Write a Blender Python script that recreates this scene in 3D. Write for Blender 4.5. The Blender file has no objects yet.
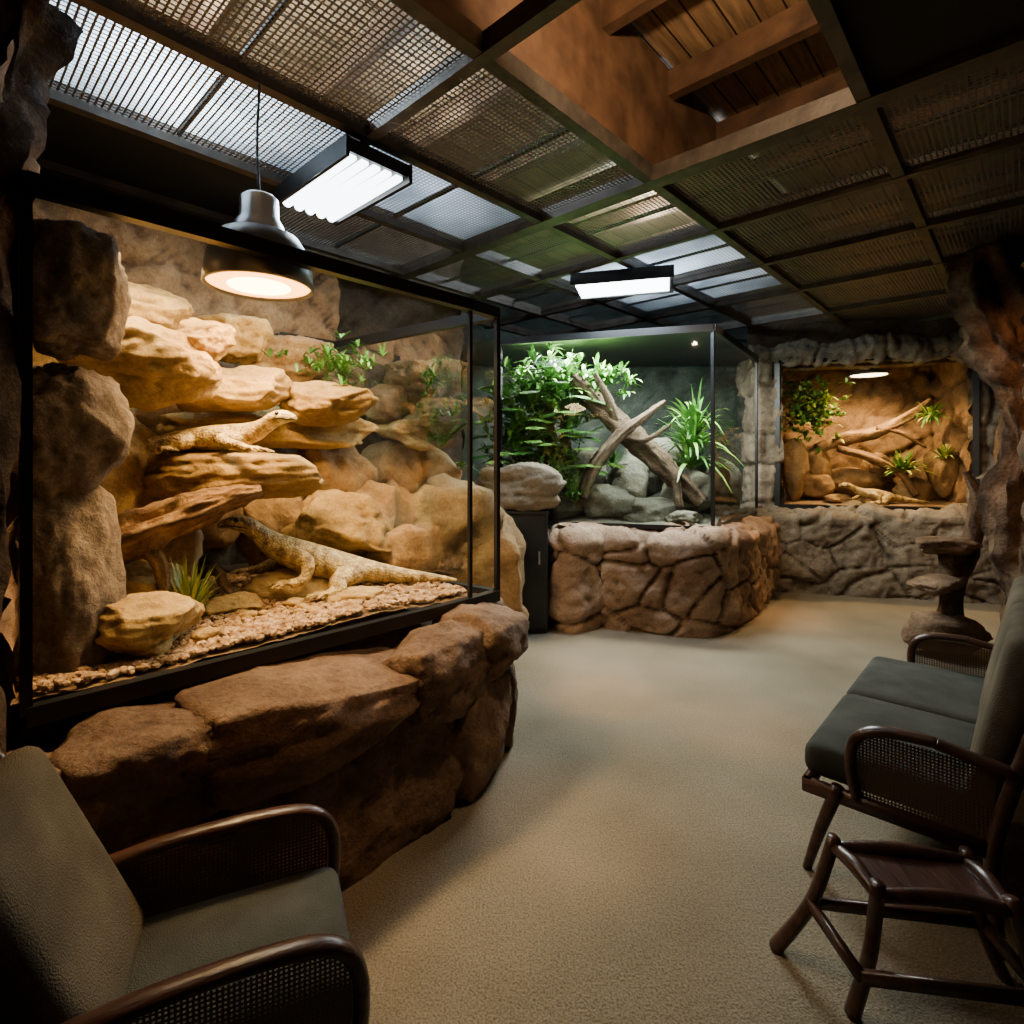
import bpy, math, random, bmesh
from mathutils import Vector, Matrix, noise
random.seed(7)
V=Vector
A=V((.68,.733,0)).normalized(); B=V((A.y,-A.x,0))
def ab(a,b,z=0): return A*a+B*b+V((0,0,z))
Z=V((0,0,1))

# ------------------------------------------------------------------ materials
def newmat(name):
    m=bpy.data.materials.new(name); m.use_nodes=True
    nt=m.node_tree; nt.nodes.clear()
    out=nt.nodes.new('ShaderNodeOutputMaterial')
    return m,nt,out
def N(nt,t,**k):
    n=nt.nodes.new(t)
    for a,b in k.items():
        if a in n.inputs.keys(): n.inputs[a].default_value=b
        else: setattr(n,a,b)
    return n
def ramp(nt,stops):
    r=nt.nodes.new('ShaderNodeValToRGB'); e=r.color_ramp.elements
    while len(e)<len(stops): e.new(.5)
    for i,(p,c) in enumerate(stops):
        e[i].position=p; e[i].color=(*c,1) if len(c)==3 else c
    return r
def rockmat(name,c1,c2,c3,scale=3.0,bump=.5,rough=.85,fine=40,crevice_dark=True,spec=.25):
    m,nt,out=newmat(name); L=nt.links.new
    tc=N(nt,'ShaderNodeTexCoord')
    n1=N(nt,'ShaderNodeTexNoise',Scale=scale,Detail=8.0,Roughness=.65); L(tc.outputs['Object'],n1.inputs['Vector'])
    r1=ramp(nt,[(.3,c1),(.5,c2),(.7,c3)]); L(n1.outputs['Fac'],r1.inputs['Fac'])
    n2=N(nt,'ShaderNodeTexNoise',Scale=fine,Detail=6.0,Roughness=.7); L(tc.outputs['Object'],n2.inputs['Vector'])
    r2=ramp(nt,[(.3,(.5,.5,.5)),(.6,(1,1,1))]); L(n2.outputs['Fac'],r2.inputs['Fac'])
    mx=N(nt,'ShaderNodeMixRGB',blend_type='MULTIPLY'); mx.inputs[0].default_value=.8
    L(r1.outputs[0],mx.inputs[1]); L(r2.outputs[0],mx.inputs[2])
    col=mx.outputs[0]
    if crevice_dark:  # occlusion-like shade and mortar dirt painted into crevices, raised edges lightened
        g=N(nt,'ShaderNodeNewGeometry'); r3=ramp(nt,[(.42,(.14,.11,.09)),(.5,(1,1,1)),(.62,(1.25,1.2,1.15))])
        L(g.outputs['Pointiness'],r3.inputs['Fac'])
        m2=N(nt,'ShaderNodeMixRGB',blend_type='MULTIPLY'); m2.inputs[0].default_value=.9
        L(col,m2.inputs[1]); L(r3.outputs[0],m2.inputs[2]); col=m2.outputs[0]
    b=N(nt,'ShaderNodeBsdfPrincipled',Roughness=rough); b.inputs['Specular IOR Level'].default_value=spec
    L(col,b.inputs['Base Color'])
    n3=N(nt,'ShaderNodeTexNoise',Scale=scale*5,Detail=10.0,Roughness=.7); L(tc.outputs['Object'],n3.inputs['Vector'])
    bp=N(nt,'ShaderNodeBump',Strength=bump,Distance=.05); L(n3.outputs['Fac'],bp.inputs['Height'])
    bp2=N(nt,'ShaderNodeBump',Strength=bump*.6,Distance=.008); L(n2.outputs['Fac'],bp2.inputs['Height']); L(bp.outputs[0],bp2.inputs['Normal'])
    L(bp2.outputs[0],b.inputs['Normal']); L(b.outputs[0],out.inputs[0])
    return m
def plain(name,c,rough=.6,metal=0,bump=0,bs=50,var=.25,vs=8,spec=.5,stretch=None):
    m,nt,out=newmat(name); L=nt.links.new
    tc=N(nt,'ShaderNodeTexCoord'); mp=N(nt,'ShaderNodeMapping'); L(tc.outputs['Object'],mp.inputs[0])
    if stretch: mp.inputs['Scale'].default_value=stretch
    n1=N(nt,'ShaderNodeTexNoise',Scale=vs,Detail=6.0); L(mp.outputs[0],n1.inputs['Vector'])
    r=ramp(nt,[(.3,tuple(x*(1-var) for x in c)),(.7,tuple(min(1,x*(1+var)) for x in c))]); L(n1.outputs['Fac'],r.inputs['Fac'])
    b=N(nt,'ShaderNodeBsdfPrincipled',Roughness=rough,Metallic=metal); b.inputs['Specular IOR Level'].default_value=spec
    L(r.outputs[0],b.inputs['Base Color'])
    if bump:
        n2=N(nt,'ShaderNodeTexNoise',Scale=bs,Detail=5.0); L(mp.outputs[0],n2.inputs['Vector'])
        bp=N(nt,'ShaderNodeBump',Strength=bump,Distance=.01); L(n2.outputs['Fac'],bp.inputs['Height']); L(bp.outputs[0],b.inputs['Normal'])
    L(b.outputs[0],out.inputs[0]); return m
def emit(name,c,s):
    m,nt,out=newmat(name); e=N(nt,'ShaderNodeEmission',Strength=s); e.inputs[0].default_value=(*c,1)
    nt.links.new(e.outputs[0],out.inputs[0]); return m
def glassmat(name,tint=(.93,.97,.95)):
    m,nt,out=newmat(name); L=nt.links.new
    t=N(nt,'ShaderNodeBsdfTransparent'); t.inputs[0].default_value=(*tint,1)
    g=N(nt,'ShaderNodeBsdfGlossy',Roughness=.02)
    f=N(nt,'ShaderNodeFresnel',IOR=1.4); mm=N(nt,'ShaderNodeMath',operation='MULTIPLY'); mm.inputs[1].default_value=.8
    L(f.outputs[0],mm.inputs[0])
    mx=N(nt,'ShaderNodeMixShader'); L(mm.outputs[0],mx.inputs[0]); L(t.outputs[0],mx.inputs[1]); L(g.outputs[0],mx.inputs[2])
    L(mx.outputs[0],out.inputs[0]); return m
def weave(name,c,freq,hole=.5,rough=.5,metal=0.,rot=0,fill=.42,coords='Object'):
    m,nt,out=newmat(name); L=nt.links.new
    tc=N(nt,'ShaderNodeTexCoord'); mp=N(nt,'ShaderNodeMapping'); mp.inputs['Rotation'].default_value=(0,0,rot)
    mp.inputs['Scale'].default_value=(freq,freq,freq); L(tc.outputs[coords],mp.inputs[0])
    sp=N(nt,'ShaderNodeSeparateXYZ'); L(mp.outputs[0],sp.inputs[0])
    outs=[]
    for ax in (0,1) if not rot==0 or coords=='Flat' else (1,2):
        fr=N(nt,'ShaderNodeMath',operation='FRACT'); L(sp.outputs[ax],fr.inputs[0])
        lt=N(nt,'ShaderNodeMath',operation='LESS_THAN'); lt.inputs[1].default_value=fill; L(fr.outputs[0],lt.inputs[0]); outs.append(lt)
    mx=N(nt,'ShaderNodeMath',operation='MAXIMUM'); L(outs[0].outputs[0],mx.inputs[0]); L(outs[1].outputs[0],mx.inputs[1])
    b=N(nt,'ShaderNodeBsdfPrincipled',Roughness=rough,Metallic=metal); b.inputs['Base Color'].default_value=(*c,1)
    t=N(nt,'ShaderNodeBsdfTransparent')
    h=N(nt,'ShaderNodeMath',operation='MAXIMUM'); h.inputs[1].default_value=1-hole; L(mx.outputs[0],h.inputs[0])
    ms=N(nt,'ShaderNodeMixShader'); L(h.outputs[0],ms.inputs[0]); L(t.outputs[0],ms.inputs[1]); L(b.outputs[0],ms.inputs[2])
    L(ms.outputs[0],out.inputs[0]); return m

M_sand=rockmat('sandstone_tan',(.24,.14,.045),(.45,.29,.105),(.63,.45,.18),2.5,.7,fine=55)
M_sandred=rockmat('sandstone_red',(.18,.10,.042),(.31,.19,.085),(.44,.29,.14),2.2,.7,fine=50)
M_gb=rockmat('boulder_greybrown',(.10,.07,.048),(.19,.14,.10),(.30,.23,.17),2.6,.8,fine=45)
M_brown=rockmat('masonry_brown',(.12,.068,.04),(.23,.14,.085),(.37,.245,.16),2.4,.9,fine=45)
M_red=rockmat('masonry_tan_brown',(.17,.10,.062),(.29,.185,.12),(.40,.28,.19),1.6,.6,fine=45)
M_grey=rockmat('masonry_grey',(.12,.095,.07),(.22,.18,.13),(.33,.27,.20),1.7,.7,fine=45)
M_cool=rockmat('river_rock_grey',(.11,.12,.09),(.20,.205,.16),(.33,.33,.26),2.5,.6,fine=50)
M_wall=rockmat('plaster_rock_wall',(.05,.032,.02),(.10,.065,.04),(.16,.11,.07),1.2,.6,fine=35)
M_backwall=rockmat('terrarium_backdrop_rock',(.14,.08,.04),(.24,.145,.075),(.33,.21,.115),1.8,.6,fine=40)
M_green=rockmat('mossy_backdrop',(.02,.03,.024),(.045,.06,.05),(.09,.11,.095),2.0,.6,fine=40)
M_substr=rockmat('gravel_sand',(.18,.10,.045),(.28,.17,.08),(.40,.26,.13),9.0,.8,fine=120,crevice_dark=False)
M_peb=rockmat('gravel_pebbles',(.13,.07,.03),(.38,.23,.115),(.74,.54,.33),22.0,.3,fine=90,crevice_dark=False)
M_wood=rockmat('driftwood_tan',(.18,.095,.04),(.37,.21,.095),(.58,.37,.18),5.0,.7,fine=60)
M_woodg=rockmat('driftwood_brown_grey',(.12,.08,.05),(.25,.18,.115),(.42,.33,.22),6.0,.8,fine=60)
M_bark=rockmat('driftwood_dark',(.09,.05,.028),(.20,.12,.068),(.33,.21,.125),4.0,.8,fine=40)
M_black=plain('black_metal_frame',(.012,.012,.013),.4,.3,var=.1)
M_cab=plain('black_cabinet',(.008,.009,.010),.5,0,var=.2)
M_beam=plain('ceiling_beam_metal',(.075,.06,.048),.55,.3,bump=.3,bs=30,var=.4)
M_dark=plain('corner_shade_brace_black',(.008,.008,.008),.9,0,var=.3)  # near-black standing in for shade in the ceiling corners; braces share it
M_mesh=weave('ceiling_wire_mesh',(.13,.118,.115),36,hole=.72,rough=.5,metal=.3,rot=-math.atan2(A.y,A.x),fill=.34)
M_glass=glassmat('glass')
M_darkwood=plain('dark_varnished_wood',(.055,.022,.013),.32,0,bump=.25,bs=12,var=.5,vs=5,stretch=(6,1,6))
M_seat=plain('seat_fabric_greygreen',(.065,.068,.058),.9,0,bump=.8,bs=260,var=.3,vs=7,spec=.2)
M_back=plain('back_fabric_olive',(.14,.11,.07),.92,0,bump=.8,bs=240,var=.35,vs=5,spec=.2)
M_cane=weave('cane_weave',(.10,.055,.03),90,hole=.8,rough=.6,fill=.5)
M_chrome=plain('brushed_aluminium',(.55,.56,.57),.28,.9,var=.15)
M_dome=plain('lamp_dome_enamel',(.10,.10,.10),.35,.5,var=.2)
M_eye=plain('lizard_eye',(.01,.008,.006),.1,0,var=.1)
M_leaf=plain('leaf_green',(.06,.19,.03),.45,0,var=.6,vs=9)
M_leaf2=plain('leaf_bright',(.19,.39,.07),.45,0,var=.5,vs=9)
M_leafw=plain('leaf_olive',(.28,.34,.05),.5,0,var=.5,vs=9)
m,nt,out=newmat('opal_diffuser'); L=nt.links.new
t=N(nt,'ShaderNodeBsdfTranslucent'); t.inputs[0].default_value=(.7,.74,.78,1); d=N(nt,'ShaderNodeBsdfDiffuse'); d.inputs[0].default_value=(.3,.32,.34,1)
nz_=N(nt,'ShaderNodeTexNoise',Scale=2.5,Detail=6.0); tc=N(nt,'ShaderNodeTexCoord'); L(tc.outputs['Object'],nz_.inputs['Vector']); rr=ramp(nt,[(.35,(.25,.29,.33)),(.7,(.8,.84,.88))]); L(nz_.outputs['Fac'],rr.inputs['Fac']); L(rr.outputs[0],t.inputs[0])
ms=N(nt,'ShaderNodeMixShader'); ms.inputs[0].default_value=.25; L(t.outputs[0],ms.inputs[1]); L(d.outputs[0],ms.inputs[2]); L(ms.outputs[0],out.inputs[0]); M_opal=m

# carpet
m,nt,out=newmat('carpet_beige'); L=nt.links.new
tc=N(nt,'ShaderNodeTexCoord')
n1=N(nt,'ShaderNodeTexNoise',Scale=1.3,Detail=5.0); L(tc.outputs['Object'],n1.inputs['Vector'])
r1=ramp(nt,[(.3,(.19,.16,.11)),(.7,(.29,.245,.175))]); L(n1.outputs['Fac'],r1.inputs['Fac'])
n2=N(nt,'ShaderNodeTexNoise',Scale=130.0,Detail=3.0); L(tc.outputs['Object'],n2.inputs['Vector'])
r2=ramp(nt,[(.35,(.5,.48,.46)),(.62,(1.1,1.1,1.1))]); L(n2.outputs['Fac'],r2.inputs['Fac'])
mx=N(nt,'ShaderNodeMixRGB',blend_type='MULTIPLY'); mx.inputs[0].default_value=.8; L(r1.outputs[0],mx.inputs[1]); L(r2.outputs[0],mx.inputs[2])
n3=N(nt,'ShaderNodeTexNoise',Scale=28.0,Detail=4.0); L(tc.outputs['Object'],n3.inputs['Vector'])
b=N(nt,'ShaderNodeBsdfPrincipled',Roughness=.95); b.inputs['Specular IOR Level'].default_value=.15; L(mx.outputs[0],b.inputs['Base Color'])
bp=N(nt,'ShaderNodeBump',Strength=.7,Distance=.010); L(n2.outputs['Fac'],bp.inputs['Height'])
bp2=N(nt,'ShaderNodeBump',Strength=.3,Distance=.02); L(n3.outputs['Fac'],bp2.inputs['Height']); L(bp.outputs[0],bp2.inputs['Normal'])
L(bp2.outputs[0],b.inputs['Normal']); L(b.outputs[0],out.inputs[0]); M_carpet=m
# roof planks
m,nt,out=newmat('roof_planks'); L=nt.links.new
tc=N(nt,'ShaderNodeTexCoord'); mp=N(nt,'ShaderNodeMapping'); mp.inputs['Rotation'].default_value=(0,0,-math.atan2(A.y,A.x)); L(tc.outputs['Object'],mp.inputs[0])
br=N(nt,'ShaderNodeTexBrick',Scale=1.0); br.inputs['Color1'].default_value=(.46,.28,.14,1); br.inputs['Color2'].default_value=(.30,.17,.08,1); br.inputs['Mortar'].default_value=(.02,.01,.006,1)
br.inputs['Mortar Size'].default_value=.006; br.inputs['Brick Width'].default_value=2.4; br.inputs['Row Height'].default_value=.14; L(mp.outputs[0],br.inputs['Vector'])
nn=N(nt,'ShaderNodeTexNoise',Scale=6.0,Detail=6.0); mp2=N(nt,'ShaderNodeMapping'); mp2.inputs['Scale'].default_value=(.6,6,1); L(mp.outputs[0],mp2.inputs[0]); L(mp2.outputs[0],nn.inputs['Vector'])
rr=ramp(nt,[(.3,(.4,.4,.4)),(.7,(1.1,1.1,1.1))]); L(nn.outputs['Fac'],rr.inputs['Fac'])
mx=N(nt,'ShaderNodeMixRGB',blend_type='MULTIPLY'); mx.inputs[0].default_value=.9; L(br.outputs[0],mx.inputs[1]); L(rr.outputs[0],mx.inputs[2])
b=N(nt,'ShaderNodeBsdfPrincipled',Roughness=.7); L(mx.outputs[0],b.inputs['Base Color']); L(b.outputs[0],out.inputs[0]); M_plank=m
# lizard skin: scales, spots and soft cross-bands
m,nt,out=newmat('lizard_skin'); L=nt.links.new
tc=N(nt,'ShaderNodeTexCoord')
vo=N(nt,'ShaderNodeTexVoronoi',Scale=85.0); L(tc.outputs['Object'],vo.inputs['Vector'])
n1=N(nt,'ShaderNodeTexNoise',Scale=26.0,Detail=3.0); L(tc.outputs['Object'],n1.inputs['Vector'])
r1=ramp(nt,[(.33,(.30,.20,.08)),(.43,(.60,.45,.18)),(.60,(.86,.72,.34))]); L(n1.outputs['Fac'],r1.inputs['Fac'])
r2=ramp(nt,[(.0,(1.15,1.1,1.05)),(.55,(.50,.44,.36))]); L(vo.outputs['Distance'],r2.inputs['Fac'])
mx=N(nt,'ShaderNodeMixRGB',blend_type='MULTIPLY'); mx.inputs[0].default_value=.8; L(r1.outputs[0],mx.inputs[1]); L(r2.outputs[0],mx.inputs[2])
wv=N(nt,'ShaderNodeTexWave',Scale=4.2,Distortion=2.5,Detail=2.0); L(tc.outputs['Object'],wv.inputs['Vector'])
r4=ramp(nt,[(.2,(.5,.43,.34)),(.42,(1,1,1))]); L(wv.outputs['Fac'],r4.inputs['Fac'])
mw=N(nt,'ShaderNodeMixRGB',blend_type='MULTIPLY'); mw.inputs[0].default_value=.45; L(mx.outputs[0],mw.inputs[1]); L(r4.outputs[0],mw.inputs[2])
b=N(nt,'ShaderNodeBsdfPrincipled',Roughness=.5); L(mw.outputs[0],b.inputs['Base Color'])
bp=N(nt,'ShaderNodeBump',Strength=.7,Distance=.008,invert=True); L(vo.outputs['Distance'],bp.inputs['Height']); L(bp.outputs[0],b.inputs['Normal'])
L(b.outputs[0],out.inputs[0]); M_liz=m

# ------------------------------------------------------------------ mesh helpers
class Acc:
    def __init__(s): s.v=[];s.f=[];s.m=[]
    def add(s,vs,fs,mi=0):
        o=len(s.v); s.v.extend([tuple(v) for v in vs]); s.f.extend([tuple(i+o for i in f) for f in fs]); s.m.extend([mi]*len(fs))
    def obj(s,name,mats,parent=None,smooth=True,xf=None):
        me=bpy.data.meshes.new(name); me.from_pydata(s.v,[],s.f); 
        if not isinstance(mats,(list,tuple)): mats=[mats]
        for k in mats: me.materials.append(k)
        me.polygons.foreach_set('material_index',s.m)
        if smooth: me.polygons.foreach_set('use_smooth',[True]*len(s.f))
        me.update(); o=bpy.data.objects.new(name,me); bpy.context.collection.objects.link(o)
        if xf is not None: o.matrix_world=xf
        if parent: o.parent=parent
        return o
def empty(name,loc=(0,0,0),rz=0):
    e=bpy.data.objects.new(name,None); e.empty_display_size=.1; bpy.context.collection.objects.link(e); e.location=loc; e.rotation_euler=(0,0,rz); return e
ICO={}
def ico(s):
    if s not in ICO:
        bm=bmesh.new(); bmesh.ops.create_icosphere(bm,subdivisions=s,radius=1)
        ICO[s]=([v.co.copy() for v in bm.verts],[[v.index for v in f.verts] for f in bm.faces]); bm.free()
    return ICO[s]
def rock(acc,c,size,rz=0,seed=0,sub=4,mi=0,tilt=0,rough=.14,strata=.0,np_=12):
    rnd=random.Random(seed*13+5); pl=[]
    for i in range(np_):
        n=V((rnd.gauss(0,1),rnd.gauss(0,1),rnd.gauss(0,1))).normalized(); pl.append((n,rnd.uniform(.6,.85)))
    off=V((seed*3.7,seed*1.3,seed*.7)); vs,fs=ico(sub)
    R=Matrix.Rotation(rz,3,'Z')@Matrix.Rotation(tilt,3,'Y'); out=[]; c=V(c); sz=V(size)*.5*1.12
    for v in vs:
        mm=max(abs(v.x),abs(v.y),abs(v.z)); p=v*(.55+.45/mm*.8)
        for n,d in pl:
            t=p.dot(n)-d
            if t>0: p-=n*(t*.88)
        q=noise.fractal(p*1.5+off,.9,2.0,4)*rough+noise.fractal(p*6+off,.8,2.0,3)*.035
        if strata: q+=strata*noise.noise(V((p.x*.6,p.y*.6,p.z*5))+off)
        p+=v*q
        out.append(c+R@V((p.x*sz.x,p.y*sz.y,p.z*sz.z)))
    acc.add(out,fs,mi)
def catmull(pts,n):
    P=[V(p) for p in pts]; P=[P[0]*2-P[1]]+P+[P[-1]*2-P[-2]]; o=[]
    for i in range(1,len(P)-2):
        for k in range(n):
            t=k/n; a,b,c,d=P[i-1],P[i],P[i+1],P[i+2]
            o.append(.5*((2*b)+(c-a)*t+(2*a-5*b+4*c-d)*t*t+(3*b-a-3*c+d)*t**3))
    o.append(P[-2].copy()); return o
def tube(acc,pts,rad,seg=10,n=6,nz=0,mi=0,up=False,seed=0,flat=None):
    C=catmull(pts,n) if n>1 else [V(p) for p in pts]
    rr=[(r,r) if not isinstance(r,(tuple,list)) else r for r in rad]
    R5=catmull([V((a,b,0)) for a,b in rr],n) if n>1 else [V((a,b,0)) for a,b in rr]
    vs=[];fs=[];S=None
    for i,p in enumerate(C):
        T=(C[min(i+1,len(C)-1)]-C[max(i-1,0)]).normalized()
        if up or S is None:
            ref=Z if abs(T.z)<.95 else V((1,0,0)); S=T.cross(ref).normalized()
        else:
            S=(S-T*S.dot(T)).normalized()
        U=S.cross(T).normalized()
        for k in range(seg):
            a=2*math.pi*k/seg; m=1
            if nz: m=1+nz*noise.fractal(V((math.cos(a)*1.8+seed*3,math.sin(a)*1.8,i*.22/ max(1,n/4))),.8,2,4)*1.6
            vs.append(p+S*math.cos(a)*max(R5[i].x,.0008)*m+U*math.sin(a)*max(R5[i].y,.0008)*m)
    for i in range(len(C)-1):
        for k in range(seg):
            fs.append((i*seg+k,i*seg+(k+1)%seg,(i+1)*seg+(k+1)%seg,(i+1)*seg+k))
    fs.append(tuple(range(seg))[::-1]); fs.append(tuple((len(C)-1)*seg+k for k in range(seg)))
    acc.add(vs,fs,mi)
def beam(acc,p,q,w,h,mi=0,up=Z):
    p=V(p);q=V(q); T=(q-p).normalized(); 
    if abs(T.dot(up))>.98: up=A
    S=T.cross(up).normalized()*w/2; U=S.cross(T).normalized()*h/2
    vs=[p-S-U,p+S-U,p+S+U,p-S+U,q-S-U,q+S-U,q+S+U,q-S+U]
    acc.add(vs,[(0,1,2,3),(7,6,5,4),(0,4,5,1),(1,5,6,2),(2,6,7,3),(3,7,4,0)],mi)
def rbox(acc,c,dim,r=.03,mi=0,M3=None,puff=0,seg=4):
    bm=bmesh.new(); bmesh.ops.create_cube(bm,size=1)
    for v in bm.verts: v.co=V((v.co.x*dim[0],v.co.y*dim[1],v.co.z*dim[2]))
    bmesh.ops.bevel(bm,geom=bm.edges[:],offset=min(r,min(dim)*.49),segments=seg,affect='EDGES',profile=.5)
    if puff:
        bmesh.ops.subdivide_edges(bm,edges=[e for e in bm.edges if e.calc_length()>max(dim)*.4],cuts=7,use_grid_fill=True)
        for v in bm.verts:
            f=(1-(2*v.co.x/dim[0])**2)*(1-(2*v.co.y/dim[1])**2)
            if f>0: v.co.z+=puff*f*(1 if v.co.z>0 else -.3)
    bm.verts.index_update()
    vs=[(M3@v.co if M3 else v.co)+V(c) for v in bm.verts]; fs=[[v.index for v in f.verts] for f in bm.faces]; bm.free(); acc.add(vs,fs,mi)
def lathe(acc,c,prof,seg=40,mi=0):
    vs=[];fs=[]
    for r,z in prof:
        for k in range(seg):
            a=2*math.pi*k/seg; vs.append(V(c)+V((r*math.cos(a),r*math.sin(a),z)))
    for i in range(len(prof)-1):
        for k in range(seg): fs.append((i*seg+k,i*seg+(k+1)%seg,(i+1)*seg+(k+1)%seg,(i+1)*seg+k))
    acc.add(vs,fs,mi)
def densify(P,step):
    o=[P[0]]
    for a,b in zip(P,P[1:]):
        n=max(1,int((b-a).length/step))
        for k in range(1,n+1): o.append(a.lerp(b,k/n))
    return o
def h1(*a):
    x=math.sin(sum(v*k for v,k in zip(a,(12.9898,78.233,37.719))))*43758.5453; return x-math.floor(x)
def sheet(acc,path,prof,cell=(.4,.35),depth=.06,seed=0,step=.025,nz=.03,smoothpath=True,mi=0,warp=.35,brick=0,push=.03,groove=.32):
    """rock-faced surface swept along a plan path; brick = rounding radius of coursed stones (0 = random cells)"""
    P=[V((x,y,0)) for x,y in path]
    if smoothpath: P=catmull(P,12)
    P=densify(P,step); Q=densify([V((o,z,0)) for o,z in prof],step)
    s=0; S=[]
    for i,p in enumerate(P):
        if i: s+=(p-P[i-1]).length
        S.append(s)
    T=[];t=0
    for i,q in enumerate(Q):
        if i: t+=(q-Q[i-1]).length
        T.append(t)
    vs=[];nu=len(P);nv=len(Q)
    for i,p in enumerate(P):
        d=(P[min(i+3,nu-1)]-P[max(i-3,0)]).normalized(); n=V((d.y,-d.x,0))
        for j,q in enumerate(Q):
            e=(Q[min(j+2,nv-1)]-Q[max(j-2,0)]).normalized(); pn=(n*e.y - Z*e.x)
            w=noise.noise_vector(V((S[i]*2,T[j]*2,seed*5)))*warp; g=0; off=0
            if depth and brick:
                tt=T[j]/cell[1]+w.y*.45; row=math.floor(tt)
                uu=S[i]/(cell[0]*(.8+.4*h1(row,seed)))+h1(row*3.1,seed)*3+w.x*.45; col=math.floor(uu)
                fu=uu-col; fv=tt-row; jl=.16*(h1(col,row,seed)-.5); jr=.16*(h1(col+1,row,seed)-.5)
                du=min(fu-jl,1-fu+jr)*cell[0]; dv=min(fv,1-fv)*cell[1]
                if h1(col,row,seed+3)>.6:
                    sp=.35+.3*h1(col,row,seed+5); du=min(du,abs(fu-sp)*cell[0])
                x=max(0,min(1,du/brick)); y=max(0,min(1,dv/brick)); g=(1-(1-x)**2.4)*(1-(1-y)**2.4); off=push*(h1(col,row,seed+9)-.5)*g*2
            elif depth:
                dist,pts=noise.voronoi(V((S[i]/cell[0]+w.x,T[j]/cell[1]+w.y,seed*2.3)))
                g=min(1,(dist[1]-dist[0])/groove); g=1-(1-g)**2.2; off=push*(h1(pts[0][0],pts[0][1],pts[0][2])-.5)*2*g
            f=noise.fractal(V((S[i]*3,T[j]*3,seed*3.1)),.8,2,5)*nz+noise.fractal(V((S[i]*14,T[j]*14,seed)),.8,2,3)*nz*.25
            vs.append(p+n*q.x+V((0,0,q.y))+pn*(g*depth+f+off))
    fs=[(i*nv+j,(i+1)*nv+j,(i+1)*nv+j+1,i*nv+j+1) for i in range(nu-1) for j in range(nv-1)]
    acc.add(vs,fs,mi)
def poly(acc,pts,mi=0): acc.add(pts,[tuple(range(len(pts)))],mi)
def blade(acc,base,d,Ln,w,droop,mi=0,seg=5):
    d=V(d).normalized(); sd=d.cross(Z); sd=sd.normalized() if sd.length>.01 else V((1,0,0)); vs=[]
    for i in range(seg+1):
        t=i/seg; p=V(base)+d*Ln*t-Z*droop*Ln*t*t; ww=w*.5*(math.sin(math.pi*(.12+.86*t)))
        vs+= [p-sd*ww,p+sd*ww]
    acc.add(vs,[(2*i,2*i+1,2*i+3,2*i+2) for i in range(seg)],mi)
def spiky(acc,base,n,Ln,w,droop,seed=0,upb=.6,mis=(0,)):
    r=random.Random(seed)
    for i in range(n):
        a=r.uniform(0,2*math.pi); u=r.uniform(.05,1)**.8
        d=V((math.cos(a)*u,math.sin(a)*u,upb+ (1-u)*.8)); blade(acc,base,d,Ln*r.uniform(.65,1.1),w*r.uniform(.7,1.2),droop*r.uniform(.5,1.4),r.choice(mis))
def frond(acc,base,d,Ln,droop,lw,mi=0,n=14):
    d=V(d).normalized(); sd=d.cross(Z).normalized(); pr=None
    for i in range(2,n+1):
        t=i/n; p=V(base)+d*Ln*t-Z*droop*Ln*t*t; tg=(d-Z*2*droop*t).normalized()
        l=Ln*.38*math.sin(math.pi*(.1+.85*t))
        for s in (-1,1): blade(acc,p,tg*.7+sd*s,l,lw,.25,mi,3)
    tube(acc,[V(base),V(base)+d*Ln*.5-Z*droop*Ln*.25,V(base)+d*Ln-Z*droop*Ln],[.008,.005,.002],5,4,mi=mi)
def bush(acc,c,r,n,Ln,w,seed=0,mis=(0,)):
    rd=random.Random(seed)
    for i in range(n):
        p=V((rd.gauss(0,.45),rd.gauss(0,.45),rd.gauss(0,.45))); p=V((p.x*r[0],p.y*r[1],p.z*r[2]))+V(c)
        spiky(acc,p,8,Ln,w,.5,seed*100+i,.3,mis)

# ------------------------------------------------------------------ room shell
a_=Acc(); poly(a_,[(-5,-2.5,0),(7,-2.5,0),(7,9,0),(-5,9,0)]); a_.obj('floor',M_carpet,smooth=False)
def wall(name,path,mat=M_wall,z0=0,z1=4.15,depth=.0,nz=.08,step=.06,**k):
    a=Acc(); sheet(a,path,[(0,z0),(0,z1)],depth=depth,nz=nz,step=step,smoothpath=False,**k); return a.obj(name,mat)
pl=ab(-1.4,-4.4); pl2=ab(3.95,-4.4)
wall('wall_left',[(pl.x,pl.y),(pl2.x,pl2.y)])
pb=ab(-1.4,.75)
wall('wall_back',[(pb.x,pb.y),(pl.x,pl.y)])
wall('wall_right',[(5.62,6.42),(3.9,4.2),(1.78,1.45),(pb.x,pb.y)],nz=.1)
wall('wall_far',[(pl2.x,pl2.y),(-.85,6.5),(-.8,7.8),(3.5,7.8)],mat=M_green)
wf=empty('wall_far_stonework')
n3=V((2.02,-.5,0)).normalized(); n3=V((-n3.y,n3.x,0))
PL=V((3.33,6.95,0)); PR=V((5.37,6.42,0)); D3=(PR-PL).normalized()
a=Acc(); sheet(a,[(3.0,7.08),(5.65,6.42)],[(0,2.75),(.0,4.15)],depth=.0,nz=.06,smoothpath=False,step=.05); a.obj('upper_wall',M_wall,wf)
a=Acc(); sheet(a,[(3.17,7.5),(3.14,7.08),(3.28,7.0),(3.38,7.0)],[(0,1.0),(.03,2.9),(-.1,3.0)],(.6,.5),.05,3,step=.025,nz=.06,brick=.07,smoothpath=False,warp=.6); a.obj('left_pier',M_grey,wf)
a=Acc(); sheet(a,[(5.36,6.52),(5.45,6.42),(5.75,6.3)],[(.0,1.0),(.0,2.9),(-.1,3.0)],(.6,.5),.05,4,step=.025,nz=.05,brick=.07,smoothpath=False); a.obj('right_pier',M_grey,wf)
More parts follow.
